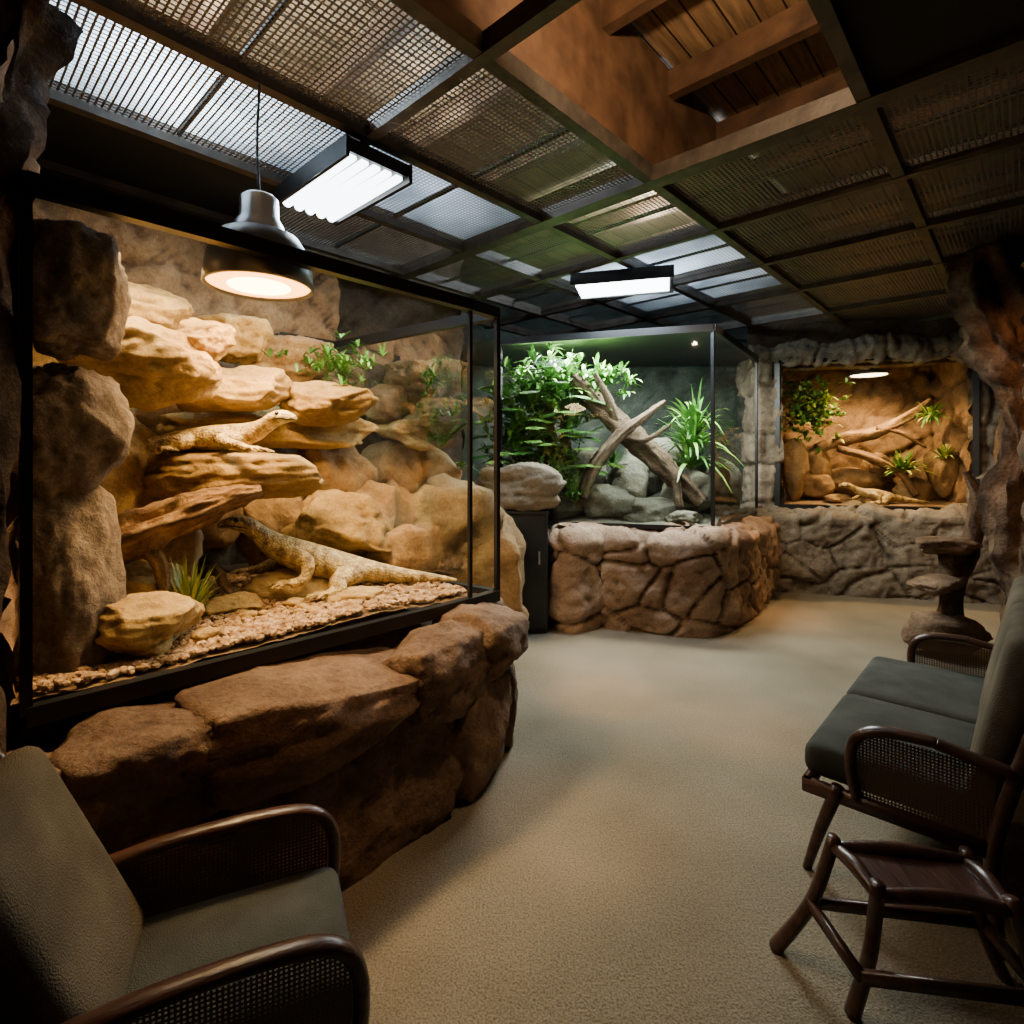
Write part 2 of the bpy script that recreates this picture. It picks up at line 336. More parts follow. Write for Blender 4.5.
a=Acc(); sheet(a,[(3.0,7.05),(5.68,6.36)],[(-.1,2.80),(.03,2.82),(.07,2.94),(.02,3.04),(-.15,3.08)],(1.1,.9),.05,5,step=.025,smoothpath=False,nz=.09,brick=.09,warp=.5); a.obj('lintel',M_grey,wf)
a=Acc(); sheet(a,[(2.95,7.3),(3.12,6.86),(4.3,6.56),(5.2,6.3),(5.75,6.15)],[(.06,0),(.06,.82),(.08,.90),(.02,.96),(-.3,.98)],(.52,.36),.06,6,step=.022,nz=.05,groove=.12,warp=.3,push=.02); a.obj('stone_base',M_grey,wf)

# ceiling
CZ=3.3
a=Acc(); 
def abq(a0,a1,b0,b1,z): return [ab(a0,b0,z),ab(a1,b0,z),ab(a1,b1,z),ab(a0,b1,z)]
poly(a,abq(-1.6,9.5,-6.5,1.5,4.12)[::-1],0)
for i in range(14): beam(a,ab(-.45+i*.75,-6,4.0),ab(-.45+i*.75,1.2,4.0),.07,.16,1)
beam(a,ab(-1.4,-1.69,3.72),ab(8.6,-1.69,3.72),.03,.76,1)  # added divider board, keeps cool plenum light away from the open cells
M_rafter=plain('rafter_wood',(.11,.055,.028),.6,0,var=.5,vs=6)
a.obj('ceiling',[M_plank,M_rafter],smooth=False)
grid=empty('ceiling_grid')
bs=[-4.9,-4.1,-3.3,-2.5,-1.65,-.55,.2,1.0]; as_=[-1.0,.3,1.6,3.02,3.95,4.9,5.9,7.0,8.2]
a=Acc()
for b_ in bs: beam(a,ab(-1.4,b_,CZ),ab(8.6,b_,CZ),.06,.09)
for q in as_:
    w=.11 if abs(q-3.02)<.01 else .06
    beam(a,ab(q,-5,CZ-.005),ab(q,1.2,CZ-.005),w,.09)
a.obj('grid_beams',M_beam,grid,smooth=False)
a=Acc(); ad=Acc(); ao=Acc()
openc={(1,4),(2,4),(0,4)}; opal={(1,2),(2,2),(4,2),(4,3),(5,2),(5,3)}
for i in range(len(as_)-1):
    for j in range(len(bs)-1):
        q=abq(as_[i]+.02,as_[i+1]-.02,bs[j]+.02,bs[j+1]-.02,CZ+.0)
        if (i,j) in openc: continue
        dk=i==0 or j>=6 or (i==1 and j<2) or (i<=2 and j>=5)  # black panels added to darken the corners of the view, vignette-like
        if dk: poly(ad,q)
        else: poly(a,q)
        if (i,j) in opal: poly(ao,[p+Z*.05 for p in q])
        if j>=1 and not dk:
            mid=(as_[i]+as_[i+1])/2; beam(ad,ab(mid,bs[j],CZ+.02),ab(mid,bs[j+1],CZ+.02),.02,.02)
a.obj('wire_mesh_panels',M_mesh,grid,smooth=False); ad.obj('corner_shade_panels_braces',M_dark,grid,smooth=False); ao.obj('diffuser_panels',M_opal,grid,smooth=False)

# ------------------------------------------------------------------ terrarium 1
T1=empty('terrarium')
zb,zt=.84,2.45
L0=V((-1.49,1.70,0)); C1=V((-.231,3.05,0)); C2=V((-.087,3.23,0)); R0=V((-1.33,4.16,0)); LB=ab(.2,-3.77)
def quad(acc,p,q,z0,z1,mi=0): poly(acc,[V((p.x,p.y,z0)),V((q.x,q.y,z0)),V((q.x,q.y,z1)),V((p.x,p.y,z1))],mi)
a=Acc(); quad(a,L0,C1,zb,zt); quad(a,C1,C2,zb,zt); quad(a,C2,R0,zb,zt); a.obj('glass_panes',M_glass,T1,smooth=False)
a=Acc()
def up(p,z): return V((p.x,p.y,z))
for p,q in ((L0,C1),(C1,C2),(C2,R0)):
    beam(a,up(p,zt),up(q,zt),.05,.06); beam(a,up(p,zb-.025),up(q,zb-.025),.05,.06)
beam(a,up(R0,zt),up(LB,zt),.05,.07); beam(a,up(LB,zt),up(L0,zt),.05,.07)
for p,w in ((L0,.03),(C1,.02),(C2,.026),(R0,.03)): beam(a,up(p,zb-.02),up(p,zt+.03),w,w)
a.obj('frame',M_black,T1,smooth=False)
a=Acc(); sheet(a,[(LB.x-.1,LB.y-.1),(R0.x+.0,R0.y+.02)],[(0,.7),(0,3.0)],(.7,.45),.06,11,step=.03,smoothpath=False,nz=.07)
sheet(a,[(L0.x-.12,L0.y+.02),(LB.x,LB.y)][::1],[(0,.7),(0,3.0)],(.6,.5),.06,12,step=.035,smoothpath=False,nz=.05)
a.obj('rock_backdrop',M_backwall,T1)
def subz(p):
    bb=p.dot(B); return .862+.07*max(0,min(1,(-bb-2.5)/1.2))+.035*noise.noise(V((p.x*2.2,p.y*2.2,3)))
a=Acc(); vs=[];fs=[];na=70;nb=56
for i in range(na+1):
    for j in range(nb+1):
        p=ab(.2+(2.08-.2)*i/na+(0.2*j/nb),-2.265-(3.75-2.265)*j/nb); p.z=subz(p)+.012*noise.fractal(p*9,.8,2,3)-.008; vs.append(p)
for i in range(na):
    for j in range(nb): k=i*(nb+1)+j; fs.append((k,k+1,k+nb+2,k+nb+1))
a.add(vs,fs); a.obj('sand_substrate',M_substr,T1)
a=Acc(); rd=random.Random(3); iv,if_=ico(1)
for i in range(5200):
    u=rd.random(); v=rd.random()**1.25
    p=ab(.24+1.86*u,-2.29-1.2*v); p.z=subz(p)+.010+.012*rd.random()
    s=rd.uniform(.009,.022); sc=V((s*rd.uniform(.7,1.5),s*rd.uniform(.6,1.2),s*rd.uniform(.5,.9))); R=Matrix.Rotation(rd.uniform(0,6.3),3,'Z')@Matrix.Rotation(rd.uniform(-.5,.5),3,'X')
    a.add([p+R@V((q.x*sc.x,q.y*sc.y,q.z*sc.z)) for q in iv],if_)
a.obj('gravel',M_peb,T1,smooth=False)
SB=empty('terrarium_stone_base')
path1=[(-1.95,.95),(-1.5,1.38),(-1.08,1.76),(-.64,2.14),(-.28,2.52),(-.04,2.84),(.04,3.13),(-.04,3.40),(-.4,3.75),(-1.0,4.3)]
a=Acc(); sheet(a,path1,[(-.36,0),(-.36,.62),(-.36,.72),(-.55,.74)],(.85,.40),.0,24,step=.03,nz=.03)
hA=.82
bl=[
(.02,-2.12,.60,.62,.5,.36,0),(.52,-2.14,.585,.50,.46,.34,.1),(1.08,-2.12,.60,.86,.52,.36,-.03),(1.66,-2.10,.60,.50,.46,.38,.15),(2.04,-2.14,.60,.50,.46,.40,.5),(2.27,-2.45,.60,.48,.42,.36,1.1),(2.35,-2.85,.60,.6,.42,.34,1.57),(2.4,-3.4,.6,.7,.42,.34,1.57),
(.05,-2.16,.22,.62,.5,.56,0),(.56,-2.17,.2,.58,.5,.54,.1),(1.04,-2.12,.22,.58,.5,.56,-.1),(1.50,-2.13,.21,.54,.5,.56,.1),(1.90,-2.15,.22,.48,.48,.58,.3),(2.20,-2.36,.22,.46,.46,.60,.9),(2.32,-2.78,.22,.5,.42,.56,1.5),(2.36,-3.3,.22,.6,.4,.56,1.57),(-.4,-2.1,.4,.7,.6,.8,.2)]
for i,r in enumerate(bl):
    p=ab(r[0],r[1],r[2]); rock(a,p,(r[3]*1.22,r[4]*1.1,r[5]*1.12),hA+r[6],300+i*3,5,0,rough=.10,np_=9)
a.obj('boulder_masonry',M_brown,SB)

a=Acc()
rk=[
(-1.60,2.0,2.20,.34,.34,.50,.3,2),(-1.63,2.02,1.72,.38,.36,.58,.8,2),(-1.64,2.02,1.14,.34,.34,.78,1.2,2),
(-1.84,2.62,2.30,.62,.5,.30,.4,0),(-1.62,2.42,2.02,.60,.5,.34,.2,0),(-1.42,2.55,2.15,.26,.3,.19,.5,0),(-1.48,2.98,1.97,.56,.5,.28,.3,0),
(-1.62,3.25,2.30,.4,.4,.28,.4,0),(-1.12,3.36,1.93,.54,.5,.25,.5,0),(-1.50,3.5,1.80,1.15,.6,.30,.5,0),(-1.42,3.55,2.22,.56,.4,.32,.6,1),(-1.95,2.7,1.5,.5,.45,.7,.6,0),
(-1.05,3.45,1.2,.66,.5,.46,.4,0),(-1.48,3.45,1.25,.5,.45,.7,.3,1),(-1.72,2.5,1.02,.42,.36,.24,.3,0),(-1.43,2.13,.97,.42,.34,.25,.4,0),(-1.75,2.2,.95,.3,.3,.2,.9,1),
(-2.1,2.75,2.0,.5,.4,.5,.5,0),(-1.75,3.15,1.35,.5,.4,.5,.2,1),(-1.5,3.55,1.5,.9,.4,.3,.5,1),(-1.2,3.75,1.5,.5,.4,.5,.5,1),(-.98,3.75,1.15,.55,.4,.6,.6,1),
(-.72,3.62,1.0,.42,.3,.35,.5,1),(-1.3,3.75,2.0,.5,.3,.35,.6,1),(-1.56,2.45,1.0,.34,.26,.22,.5,0),(-1.72,2.75,1.15,.3,.3,.4,.5,1)]
for i,r in enumerate(rk):
    rock(a,r[:3],r[3:6],r[6],seed=i+1,sub=5 if i<18 else 4,mi=r[7],strata=.05 if r[5]<.35 else .02)
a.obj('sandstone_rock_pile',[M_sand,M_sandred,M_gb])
a=Acc(); rock(a,(-1.42,2.80,1.51),(.90,.55,.26),.12,78,5,strata=.03,rough=.08); a.obj('rock_ledge',M_sand)
a=Acc(); rd=random.Random(9)
for i in range(22):
    p=ab(rd.uniform(.4,1.9),rd.uniform(-2.7,-2.4)); s=rd.uniform(.04,.09); rock(a,(p.x,p.y,subz(p)+.02+s*.1),(s*1.3,s,s*.6),rd.uniform(0,3),200+i,3)
rock(a,(-1.22,3.02,.925),(.52,.46,.17),.3,301,4); rock(a,(-.80,2.88,.90),(.26,.2,.07),.2,302,4); rock(a,(-1.32,2.62,.91),(.26,.2,.12),.6,305,4)
a.obj('loose_stones',M_sand)
a=Acc(); tube(a,[(-1.93,2.42,1.16),(-1.75,2.38,1.22),(-1.5,2.4,1.33),(-1.28,2.47,1.42),(-1.15,2.55,1.46)],[(.08,.06),(.13,.08),(.12,.07),(.08,.05),(.025,.025)],36,18,.4,seed=2)
tube(a,[(-1.62,2.4,1.24),(-1.5,2.36,1.16),(-1.46,2.33,1.0)],[.045,.03,.02],14,8,.2,seed=5)
a.obj('driftwood_log',M_wood)
a=Acc(); tube(a,[(-1.75,2.95,.95),(-1.6,2.98,1.01),(-1.45,2.80,.97),(-1.38,2.75,.93)],[.02,.03,.025,.012],12,8,.2); a.obj('twig',M_wood)
a=Acc(); spiky(a,(-1.40,2.40,.90),90,.34,.013,.25,5,1.2); a.obj('grass_tuft',M_leafw)
a=Acc(); bush(a,(-1.08,3.4,2.16),(.36,.2,.16),60,.12,.016,7,(0,)); a.obj('succulent_bush',M_leaf)

# ------------------------------------------------------------------ lizards
def lizard(name,spine,grounds,sh,hp,s=1.0,fat=1.0):
    root=empty(name); a=Acc()
    spine=[(p[0],p[1],p[2],p[3]*fat,p[4]*fat) for p in spine]
    pts=[V(p[:3]) for p in spine]; tube(a,pts,[(p[3],p[4]) for p in spine],20,5,up=True)
    def fr(i):
        T=(pts[i-1]-pts[i+1]).normalized(); T.z=0; T.normalize(); return T,T.cross(Z).normalized()
    for idx,fwd,ground in ((sh,1,grounds[0]),(hp,-1,grounds[1])):
        T,S=fr(idx); p=pts[idx]; rw=spine[idx][3]
        for sd in (-1,1):
            ph=.05*s*sd*fwd
            h=p+S*sd*rw*.55-Z*.012*s
            k=h+S*sd*.085*s-T*fwd*.05*s+T*ph*.6
            k.z=max(h.z-.02*s,ground+.05*s)
            an=k+S*sd*.03*s+T*fwd*.06*s+T*ph; an.z=ground+.026*s
            ft=an+T*.05*s+S*sd*.015*s; ft.z=ground+.012*s
            R=(.048 if fwd<0 else .040)*s
            tube(a,[h-S*sd*.03*s,h,k,an,ft],[R,R,R*.74,R*.52,R*.45],12,5)
            for t in range(5):
                ang=(t-2)*.36; d=(T*math.cos(ang)+S*math.sin(ang)*sd)
                Ln=(.05,.066,.072,.062,.045)[t]*s
                tube(a,[ft-d*.01,ft+d*Ln*.5+Z*.008*s,ft+d*Ln*.85+Z*.002*s,ft+d*(Ln+.018*s)-Z*.006*s],[.0085*s,.0075*s,.0065*s,.003*s],8,3)
    o=a.obj('body',M_liz,root)
    r=o.modifiers.new('fuse','REMESH'); r.mode='VOXEL'; r.voxel_size=.0048*max(.8,s); r.use_smooth_shade=True
    sm=o.modifiers.new('soft','SMOOTH'); sm.iterations=3; sm.factor=.5
    e=Acc(); i=2; T=(pts[0]-pts[3]).normalized(); S=T.cross(Z).normalized(); U=S.cross(T)
    for sd in (-1,1):
        c=pts[i]+S*sd*spine[i][3]*.86+U*spine[i][4]*.42; vs,fs=ico(2); e.add([c+q*.010*s for q in vs],fs)
        ml=[pts[0]+S*sd*spine[0][3]*.8-U*.003*s, pts[1]+S*sd*spine[1][3]*.97-U*spine[1][4]*.3, pts[2]+S*sd*spine[2][3]*.96-U*spine[2][4]*.35, pts[3]+S*sd*spine[3][3]*.96-U*spine[3][4]*.2]
        tube(e,ml,[.0015*s,.003*s,.003*s,.001*s],6,4)
    e.obj('eyes_and_mouth',M_eye,root)
    return root
sp1=[(-1.495,2.82,1.262,.018,.015),(-1.46,2.83,1.274,.036,.027),(-1.415,2.85,1.277,.050,.041),(-1.365,2.875,1.258,.052,.044),(-1.32,2.90,1.215,.046,.047),
(-1.275,2.93,1.165,.062,.062),(-1.21,2.96,1.120,.086,.076),(-1.10,3.00,1.070,.104,.085),(-.98,3.03,1.030,.103,.082),(-.87,3.07,1.000,.082,.070),
(-.76,3.12,.970,.060,.056),(-.64,3.18,.940,.045,.045),(-.53,3.23,.918,.032,.034),(-.43,3.26,.906,.020,.022),(-.32,3.24,.900,.007,.008)]
lizard('monitor_lizard',sp1,(.965,.900),6,9,1.3)
sp2=[(-1.02,2.62,1.792,.011,.010),(-1.05,2.63,1.802,.026,.020),(-1.095,2.65,1.806,.037,.030),(-1.14,2.67,1.796,.040,.033),(-1.20,2.70,1.768,.035,.034),
(-1.26,2.72,1.740,.046,.044),(-1.33,2.73,1.724,.060,.050),(-1.42,2.74,1.716,.072,.054),(-1.51,2.75,1.71,.068,.052),(-1.59,2.76,1.708,.052,.044),
(-1.68,2.77,1.705,.038,.034),(-1.76,2.76,1.69,.028,.026),(-1.83,2.72,1.675,.019,.019),(-1.87,2.64,1.655,.010,.010),(-1.86,2.56,1.64,.005,.005)]
lizard('monitor_lizard',sp2,(1.636,1.636),6,9,1.05,1.12)

hl=empty('heat_lamp'); c=(-1.11,2.44,0)
a=Acc(); lathe(a,(c[0],c[1],2.36),[(.005,.40),(.06,.40),(.078,.385),(.082,.30),(.10,.27),(.11,.24)],mi=0)
lathe(a,(c[0],c[1],2.36),[(.11,.24),(.165,.215),(.20,.16),(.218,.09),(.226,.0),(.214,-.004),(.205,.06),(.18,.12),(.14,.16)],mi=1)
tube(a,[(c[0],c[1],2.75),(c[0]-.02,c[1]+.02,3.0),(c[0],c[1],3.25)],[.006,.006,.006],8,4,mi=1)
a.obj('shade',[M_chrome,M_dome],hl)
a=Acc(); lathe(a,(c[0],c[1],2.37),[(.0005,-.024),(.06,-.022),(.13,-.008)],mi=0); lathe(a,(c[0],c[1],2.37),[(.13,-.008),(.18,-.002),(.214,.002)],mi=1)
a.obj('bulb',[emit('heat_bulb_glow',(1,.64,.26),24),emit('heat_reflector_glow',(1,.36,.06),11)],hl)

def fixture(name,c,dl,dw,Ln,W,st):
    e=empty(name); dl=V(dl).normalized(); dw=V(dw).normalized(); c=V(c)
    a=Acc(); beam(a,c-dl*Ln/2,c+dl*Ln/2,W,.07)
    for s in (-1,1): beam(a,c-dl*(Ln/2+.02)+dw*s*(W/2)-Z*.02,c+dl*(Ln/2+.02)+dw*s*(W/2)-Z*.02,.02,.10)
    a.obj('housing',M_black,e,smooth=False)
    g=Acc()
    for k in range(5):
        o=dw*((k-2)*W*.185); tube(g,[c-dl*(Ln/2-.02)+o-Z*.045,c+dl*(Ln/2-.02)+o-Z*.045],[.03,.022],12,1)
    g.obj('tubes',emit(name+'_glow',(.84,.94,1),st),e)
    return e
fixture('fluorescent_light_fixture',(-.97,3.14,3.17),B,A,.76,.38,10)
fixture('fluorescent_light_fixture',(1.0,5.0,3.21),(.9,-.25,0),(.25,.9,0),.84,.46,14)

# ------------------------------------------------------------------ corner behind tank 1 / cabinet
a=Acc()
for i,r in enumerate([(-.55,4.45,1.05,.9,.6,.75,.4),(-.2,4.7,.75,.7,.6,.9,.2),(-.8,4.5,.5,1.0,.6,.9,.5),(-.75,4.75,1.5,.7,.5,.5,.3),(-.3,4.8,.3,.8,.7,.7,.1),(-1.1,4.6,1.0,.6,.5,.8,.1)]):
    rock(a,r[:3],r[3:6],r[6],40+i,4)
a.obj('boulder_pile',M_sandred)
a=Acc(); bush(a,(-.80,4.6,2.05),(.4,.25,.35),40,.20,.03,17,(0,)); 
for k in range(7): frond(a,(-.6,4.7,1.7),(math.cos(k*.9),math.sin(k*.9),1.4),.55,.4,.03)
a.obj('fern_bush',M_leaf)
cb=empty('cabinet'); a=Acc(); rbox(a,(.07,5.34,.56),(.52,.46,1.10),.01); rbox(a,(.07,5.105,.56),(.46,.02,1.02),.006); rbox(a,(.07,5.33,1.115),(.54,.49,.03),.006); a.obj('cabinet_body',M_cab,cb)
a=Acc(); rbox(a,(.25,5.085,.7),(.015,.02,.12),.005); a.obj('handle',M_chrome,cb)
a=Acc(); rock(a,(.08,5.3,1.33),(.84,.55,.46),.1,63,5,strata=.04); a.obj('boulder',M_grey)

# ------------------------------------------------------------------ terrarium 2
T2=empty('terrarium'); z2b,z2t=.95,2.85
Q0=V((-.12,5.87,0)); Q1=V((1.90,5.25,0)); Q2=V((3.04,6.9,0))
a=Acc(); quad(a,Q0,Q1,z2b,z2t); quad(a,Q1,Q2,z2b,z2t); a.obj('glass_panes',M_glass,T2,smooth=False)
a=Acc()
for p,q in ((Q0,Q1),(Q1,Q2)): beam(a,up(p,z2t),up(q,z2t),.05,.07); beam(a,up(p,z2b),up(q,z2b),.04,.04)
for p in (Q0,Q1,Q2): beam(a,up(p,z2b),up(p,z2t),.03,.03)
a.obj('frame',M_black,T2,smooth=False)
a=Acc(); poly(a,[V((-.12,5.89,2.89)),V((1.89,5.27,2.89)),V((3.02,6.9,2.89)),V((3.0,7.6,2.89)),V((-.5,7.6,2.89)),V((-.5,6.2,2.89))]); a.obj('bounce_blocker',M_cab,T2,smooth=False)  # added lid, stops green leaf bounce from reaching the ceiling
a=Acc(); vs=[];fs=[];n_=40
for i in range(n_+1):
    for j in range(n_+1):
        u=i/n_; v=j/n_; f=Q0.lerp(Q1,u); bk=V((-.4+3.4*u,7.5,0)); p=f.lerp(bk,v); p.z=.95+.12*v+.04*noise.noise(p*3)*min(1,v*6); vs.append(p)
for i in range(n_):
    for j in range(n_): k=i*(n_+1)+j; fs.append((k,k+n_+1,k+n_+2,k+1))
a.add(vs,fs); a.obj('substrate',M_cool,T2)
a=Acc(); sheet(a,[(.40,5.8),(.42,5.32),(.56,5.18),(.76,5.27),(.86,5.36),(1.25,5.2),(1.72,5.07),(1.98,5.2),(2.5,5.85),(3.1,6.65),(3.3,7.1)],[(.02,0),(.02,.74),(.03,.81),(-.03,.875),(-.4,.885)],(.52,.36),.06,37,step=.019,nz=.045,warp=.3,groove=.12,push=.02)
SB2=empty('terrarium_stone_base'); a.obj('stone_masonry',M_red,SB2)
a=Acc()
for i,r in enumerate([(1.0,5.95,1.15,.6,.5,.4,.1),(1.45,5.85,1.08,.6,.5,.3,.3),(1.85,5.95,1.25,.5,.5,.5,.2),(1.3,6.3,1.35,.6,.5,.6,.5),(.55,6.05,1.12,.5,.4,.4,.3),(2.2,6.3,1.3,.7,.5,.6,.5),(.8,6.5,1.4,.7,.5,.7,.4),(1.75,5.6,1.02,.4,.3,.15,.4),(1.7,6.6,1.5,.8,.5,.7,.4),(.2,6.3,1.2,.6,.5,.6,.3),(2.5,6.6,1.3,.5,.5,.6,.3)]):
    rock(a,r[:3],r[3:6],r[6],80+i,4)
a.obj('river_rock_pile',M_cool)
a=Acc()
tube(a,[(.66,6.0,2.50),(.85,5.95,2.26),(1.15,5.9,1.96),(1.45,5.82,1.66),(1.75,5.75,1.38),(1.95,5.7,1.15)],[.06,.09,.10,.11,.10,.06],24,12,.4,seed=3)
tube(a,[(.74,5.75,1.2),(.85,5.72,1.52),(1.1,5.72,1.84),(1.35,5.7,2.04),(1.58,5.7,2.20)],[.045,.055,.05,.04,.02],18,12,.4,seed=6)
tube(a,[(1.1,5.9,2.0),(1.0,5.8,2.25),(.85,5.75,2.5)],[.06,.04,.02],14,8,.25,seed=8)
tube(a,[(1.5,5.8,1.65),(1.65,5.65,1.45),(1.7,5.6,1.1)],[.07,.05,.04],14,8,.25,seed=9)
tube(a,[(1.15,5.75,1.85),(1.35,5.65,1.8),(1.6,5.6,1.95)],[.035,.03,.012],12,8,.25,seed=10)
a.obj('driftwood_branches',M_woodg)
a=Acc(); tube(a,[(.42,6.2,1.1),(.45,6.2,1.6),(.38,6.3,2.1),(.45,6.3,2.6)],[.12,.09,.08,.05],16,8,.25,seed=12); tube(a,[(.7,6.3,1.2),(.62,6.3,1.7),(.6,6.4,2.2)],[.07,.06,.04],14,8,.25,seed=13); a.obj('tree_stump',M_bark)
a=Acc()
bush(a,(.46,6.12,2.30),(.80,.22,.38),200,.25,.045,21,(0,0,1)); bush(a,(.12,6.12,1.75),(.42,.16,.6),170,.25,.04,22,(0,1)); bush(a,(.80,6.25,2.42),(.5,.3,.22),60,.24,.035,23,(0,1))
rd=random.Random(4)
for k in range(60):
    an=rd.uniform(0,6.28); frond(a,(.40+rd.uniform(-.45,.45),6.03,1.85+rd.uniform(-.5,.4)),(math.cos(an),math.sin(an)*.4-.2,.8),.60,.5,.04,rd.choice((0,1)))
a.obj('tropical_bush',[M_leaf,M_leaf2])
a=Acc(); 
for k in range(3): spiky(a,(1.92+.03*k,5.98,1.5+.2*k),70,.78,.042,.6,30+k,.55,(0,1))
tube(a,[(1.92,6.0,1.2),(1.95,6.0,1.9)],[.03,.02],8,3,mi=0)
a.obj('dracaena_plant',[M_leaf,M_leaf2])
a=Acc(); spiky(a,(.66,5.85,1.15),80,.46,.024,.45,41,.8,(0,1)); spiky(a,(1.1,6.1,1.5),40,.4,.02,.5,42,.8,(0,)); bush(a,(.52,5.85,1.45),(.25,.1,.3),50,.16,.03,44,(0,1)); a.obj('fern',[M_leaf,M_leaf2])

# ------------------------------------------------------------------ terrarium 3
T3=empty('terrarium'); z3b,z3t=1.02,2.82
a=Acc(); quad(a,PL,PR,z3b,z3t); a.obj('glass_pane',M_glass,T3,smooth=False)
a=Acc()
for z in (z3b,z3t): beam(a,up(PL,z),up(PR,z),.08,.05)
for p in (PL,PR): beam(a,up(p,z3b),up(p,z3t),.06,.06)
a.obj('frame',M_black,T3,smooth=False)
k3=n3*1.05
a=Acc(); e0=PL+V((-.02,.02,0)); e1=PR+V((.05,.02,0)); b0=e0+k3; b1=e1+k3
sheet(a,[(e0.x,e0.y),(b0.x,b0.y),(b1.x,b1.y),(e1.x,e1.y)],[(0,.98),(0,2.85)],(.5,.45),.06,51,step=.035,smoothpath=False,nz=.05)
poly(a,[up(e0,1.05),up(e1,1.05),up(b1,1.12),up(b0,1.12)]); poly(a,[up(e0,2.85),up(e1,2.85),up(b1,2.85),up(b0,2.85)])
a.obj('rock_backdrop',M_backwall,T3)
a=Acc()
for i,r in enumerate([(3.66,7.2,1.45,.34,.4,.8,.1),(4.05,7.4,1.55,.45,.4,.5,.3),(3.95,7.3,1.25,.5,.4,.4,.3),(5.1,7.1,1.2,.5,.4,.35,.3),(5.42,6.95,1.45,.3,.4,.7,.2),(4.6,7.45,1.3,.7,.5,.4,.3),(4.9,7.4,1.5,.4,.4,.4,.1),(4.1,7.0,1.12,.3,.25,.12,.1)]):
    rock(a,r[:3],r[3:6],r[6],120+i,4)
a.obj('sandstone_rock_pile',M_sandred)
a=Acc(); tube(a,[(4.0,7.3,1.75),(4.35,7.2,1.88),(4.7,7.1,1.98),(5.05,7.0,2.18),(5.25,6.95,2.36)],[.06,.08,.065,.05,.025],18,10,.35,seed=15)
tube(a,[(4.2,7.15,1.75),(4.6,7.05,1.62),(4.9,6.95,1.4),(5.0,6.85,1.15)],[.04,.05,.04,.03],14,8,.35,seed=16)
tube(a,[(4.65,7.1,2.0),(4.9,7.0,1.95),(5.15,6.9,1.75)],[.035,.03,.015],12,8,.3,seed=17)
a.obj('driftwood_branches',M_wood)
a=Acc(); bush(a,(3.85,7.16,2.22),(.34,.14,.34),190,.17,.05,61,(0,1)); a.obj('leafy_bush',[M_leafw,M_leaf])
a=Acc(); spiky(a,(4.92,6.98,1.42),110,.48,.045,.5,62,.5,(0,1)); a.obj('agave_plant',[M_leafw,M_leaf])
a=Acc(); spiky(a,(5.15,6.82,2.08),80,.40,.04,.6,63,.6,(0,1)); spiky(a,(5.28,6.78,1.6),50,.34,.035,.5,64,.6,(0,1)); a.obj('air_plant',[M_leafw,M_leaf])
sp3=[(4.08,6.93,1.27,.012,.010),(4.12,6.93,1.285,.026,.02),(4.17,6.93,1.285,.034,.027),(4.22,6.93,1.27,.036,.029),(4.28,6.93,1.24,.030,.029),
(4.34,6.93,1.21,.042,.04),(4.41,6.92,1.19,.055,.046),(4.50,6.91,1.18,.066,.052),(4.59,6.89,1.165,.060,.048),(4.67,6.86,1.15,.046,.04),
(4.76,6.83,1.13,.034,.03),(4.86,6.79,1.11,.024,.022),(4.96,6.74,1.10,.015,.015),(5.05,6.70,1.09,.005,.005)]
lizard('monitor_lizard',sp3,(1.065,1.065),6,9,1.05,1.2)
hl=empty('terrarium_lamp'); a=Acc(); lathe(a,(4.5,7.0,2.66),[(.03,.12),(.05,.1),(.2,.05),(.24,0),(.22,.01)]); a.obj('shade',M_dome,hl)
a=Acc(); lathe(a,(4.5,7.0,2.665),[(.0005,-.005),(.2,.005)]); a.obj('bulb',emit('lamp3_glow',(1,.75,.42),14),hl)

# ------------------------------------------------------------------ rock columns & driftwood table
a=Acc(); tube(a,[(-1.66,1.50,-.02),(-1.60,1.50,.6),(-1.58,1.52,1.2),(-1.60,1.55,1.8),(-1.66,1.66,2.3),(-1.74,1.84,2.75),(-1.8,1.95,3.24)],[.17,.13,.10,.10,.11,.13,.17],30,14,.45,seed=31); a.obj('rock_column',M_bark)
a=Acc(); tube(a,[(3.98,4.10,-.02),(3.94,4.2,.6),(3.90,4.25,1.1),(3.95,4.25,1.7),(3.95,4.25,2.2),(3.80,4.3,2.7),(3.70,4.35,3.24)],[.2,.17,.14,.13,.17,.22,.19],40,20,.6,seed=33); a.obj('rock_column',M_bark)
dt=empty('driftwood_side_table'); a=Acc(); dx=-.06
rock(a,(3.70+dx,4.62,.88),(.60,.42,.14),.3,91,4,0); rock(a,(3.56+dx,4.58,.58),(.50,.38,.14),.6,92,4,0); rock(a,(3.62+dx,4.58,.17),(.6,.48,.36),.1,93,4,0)
tube(a,[(3.60+dx,4.53,.2),(3.68+dx,4.58,.55),(3.66+dx,4.6,.85)],[.07,.06,.05],14,8,.3,mi=1); tube(a,[(3.84+dx,4.68,.15),(3.82+dx,4.7,.5),(3.92+dx,4.68,.85),(3.98+dx,4.66,1.25),(3.90+dx,4.7,1.5)],[.06,.05,.07,.05,.02],14,8,.4,mi=1,seed=4)
a.obj('table_parts',[M_bark,M_bark],dt)

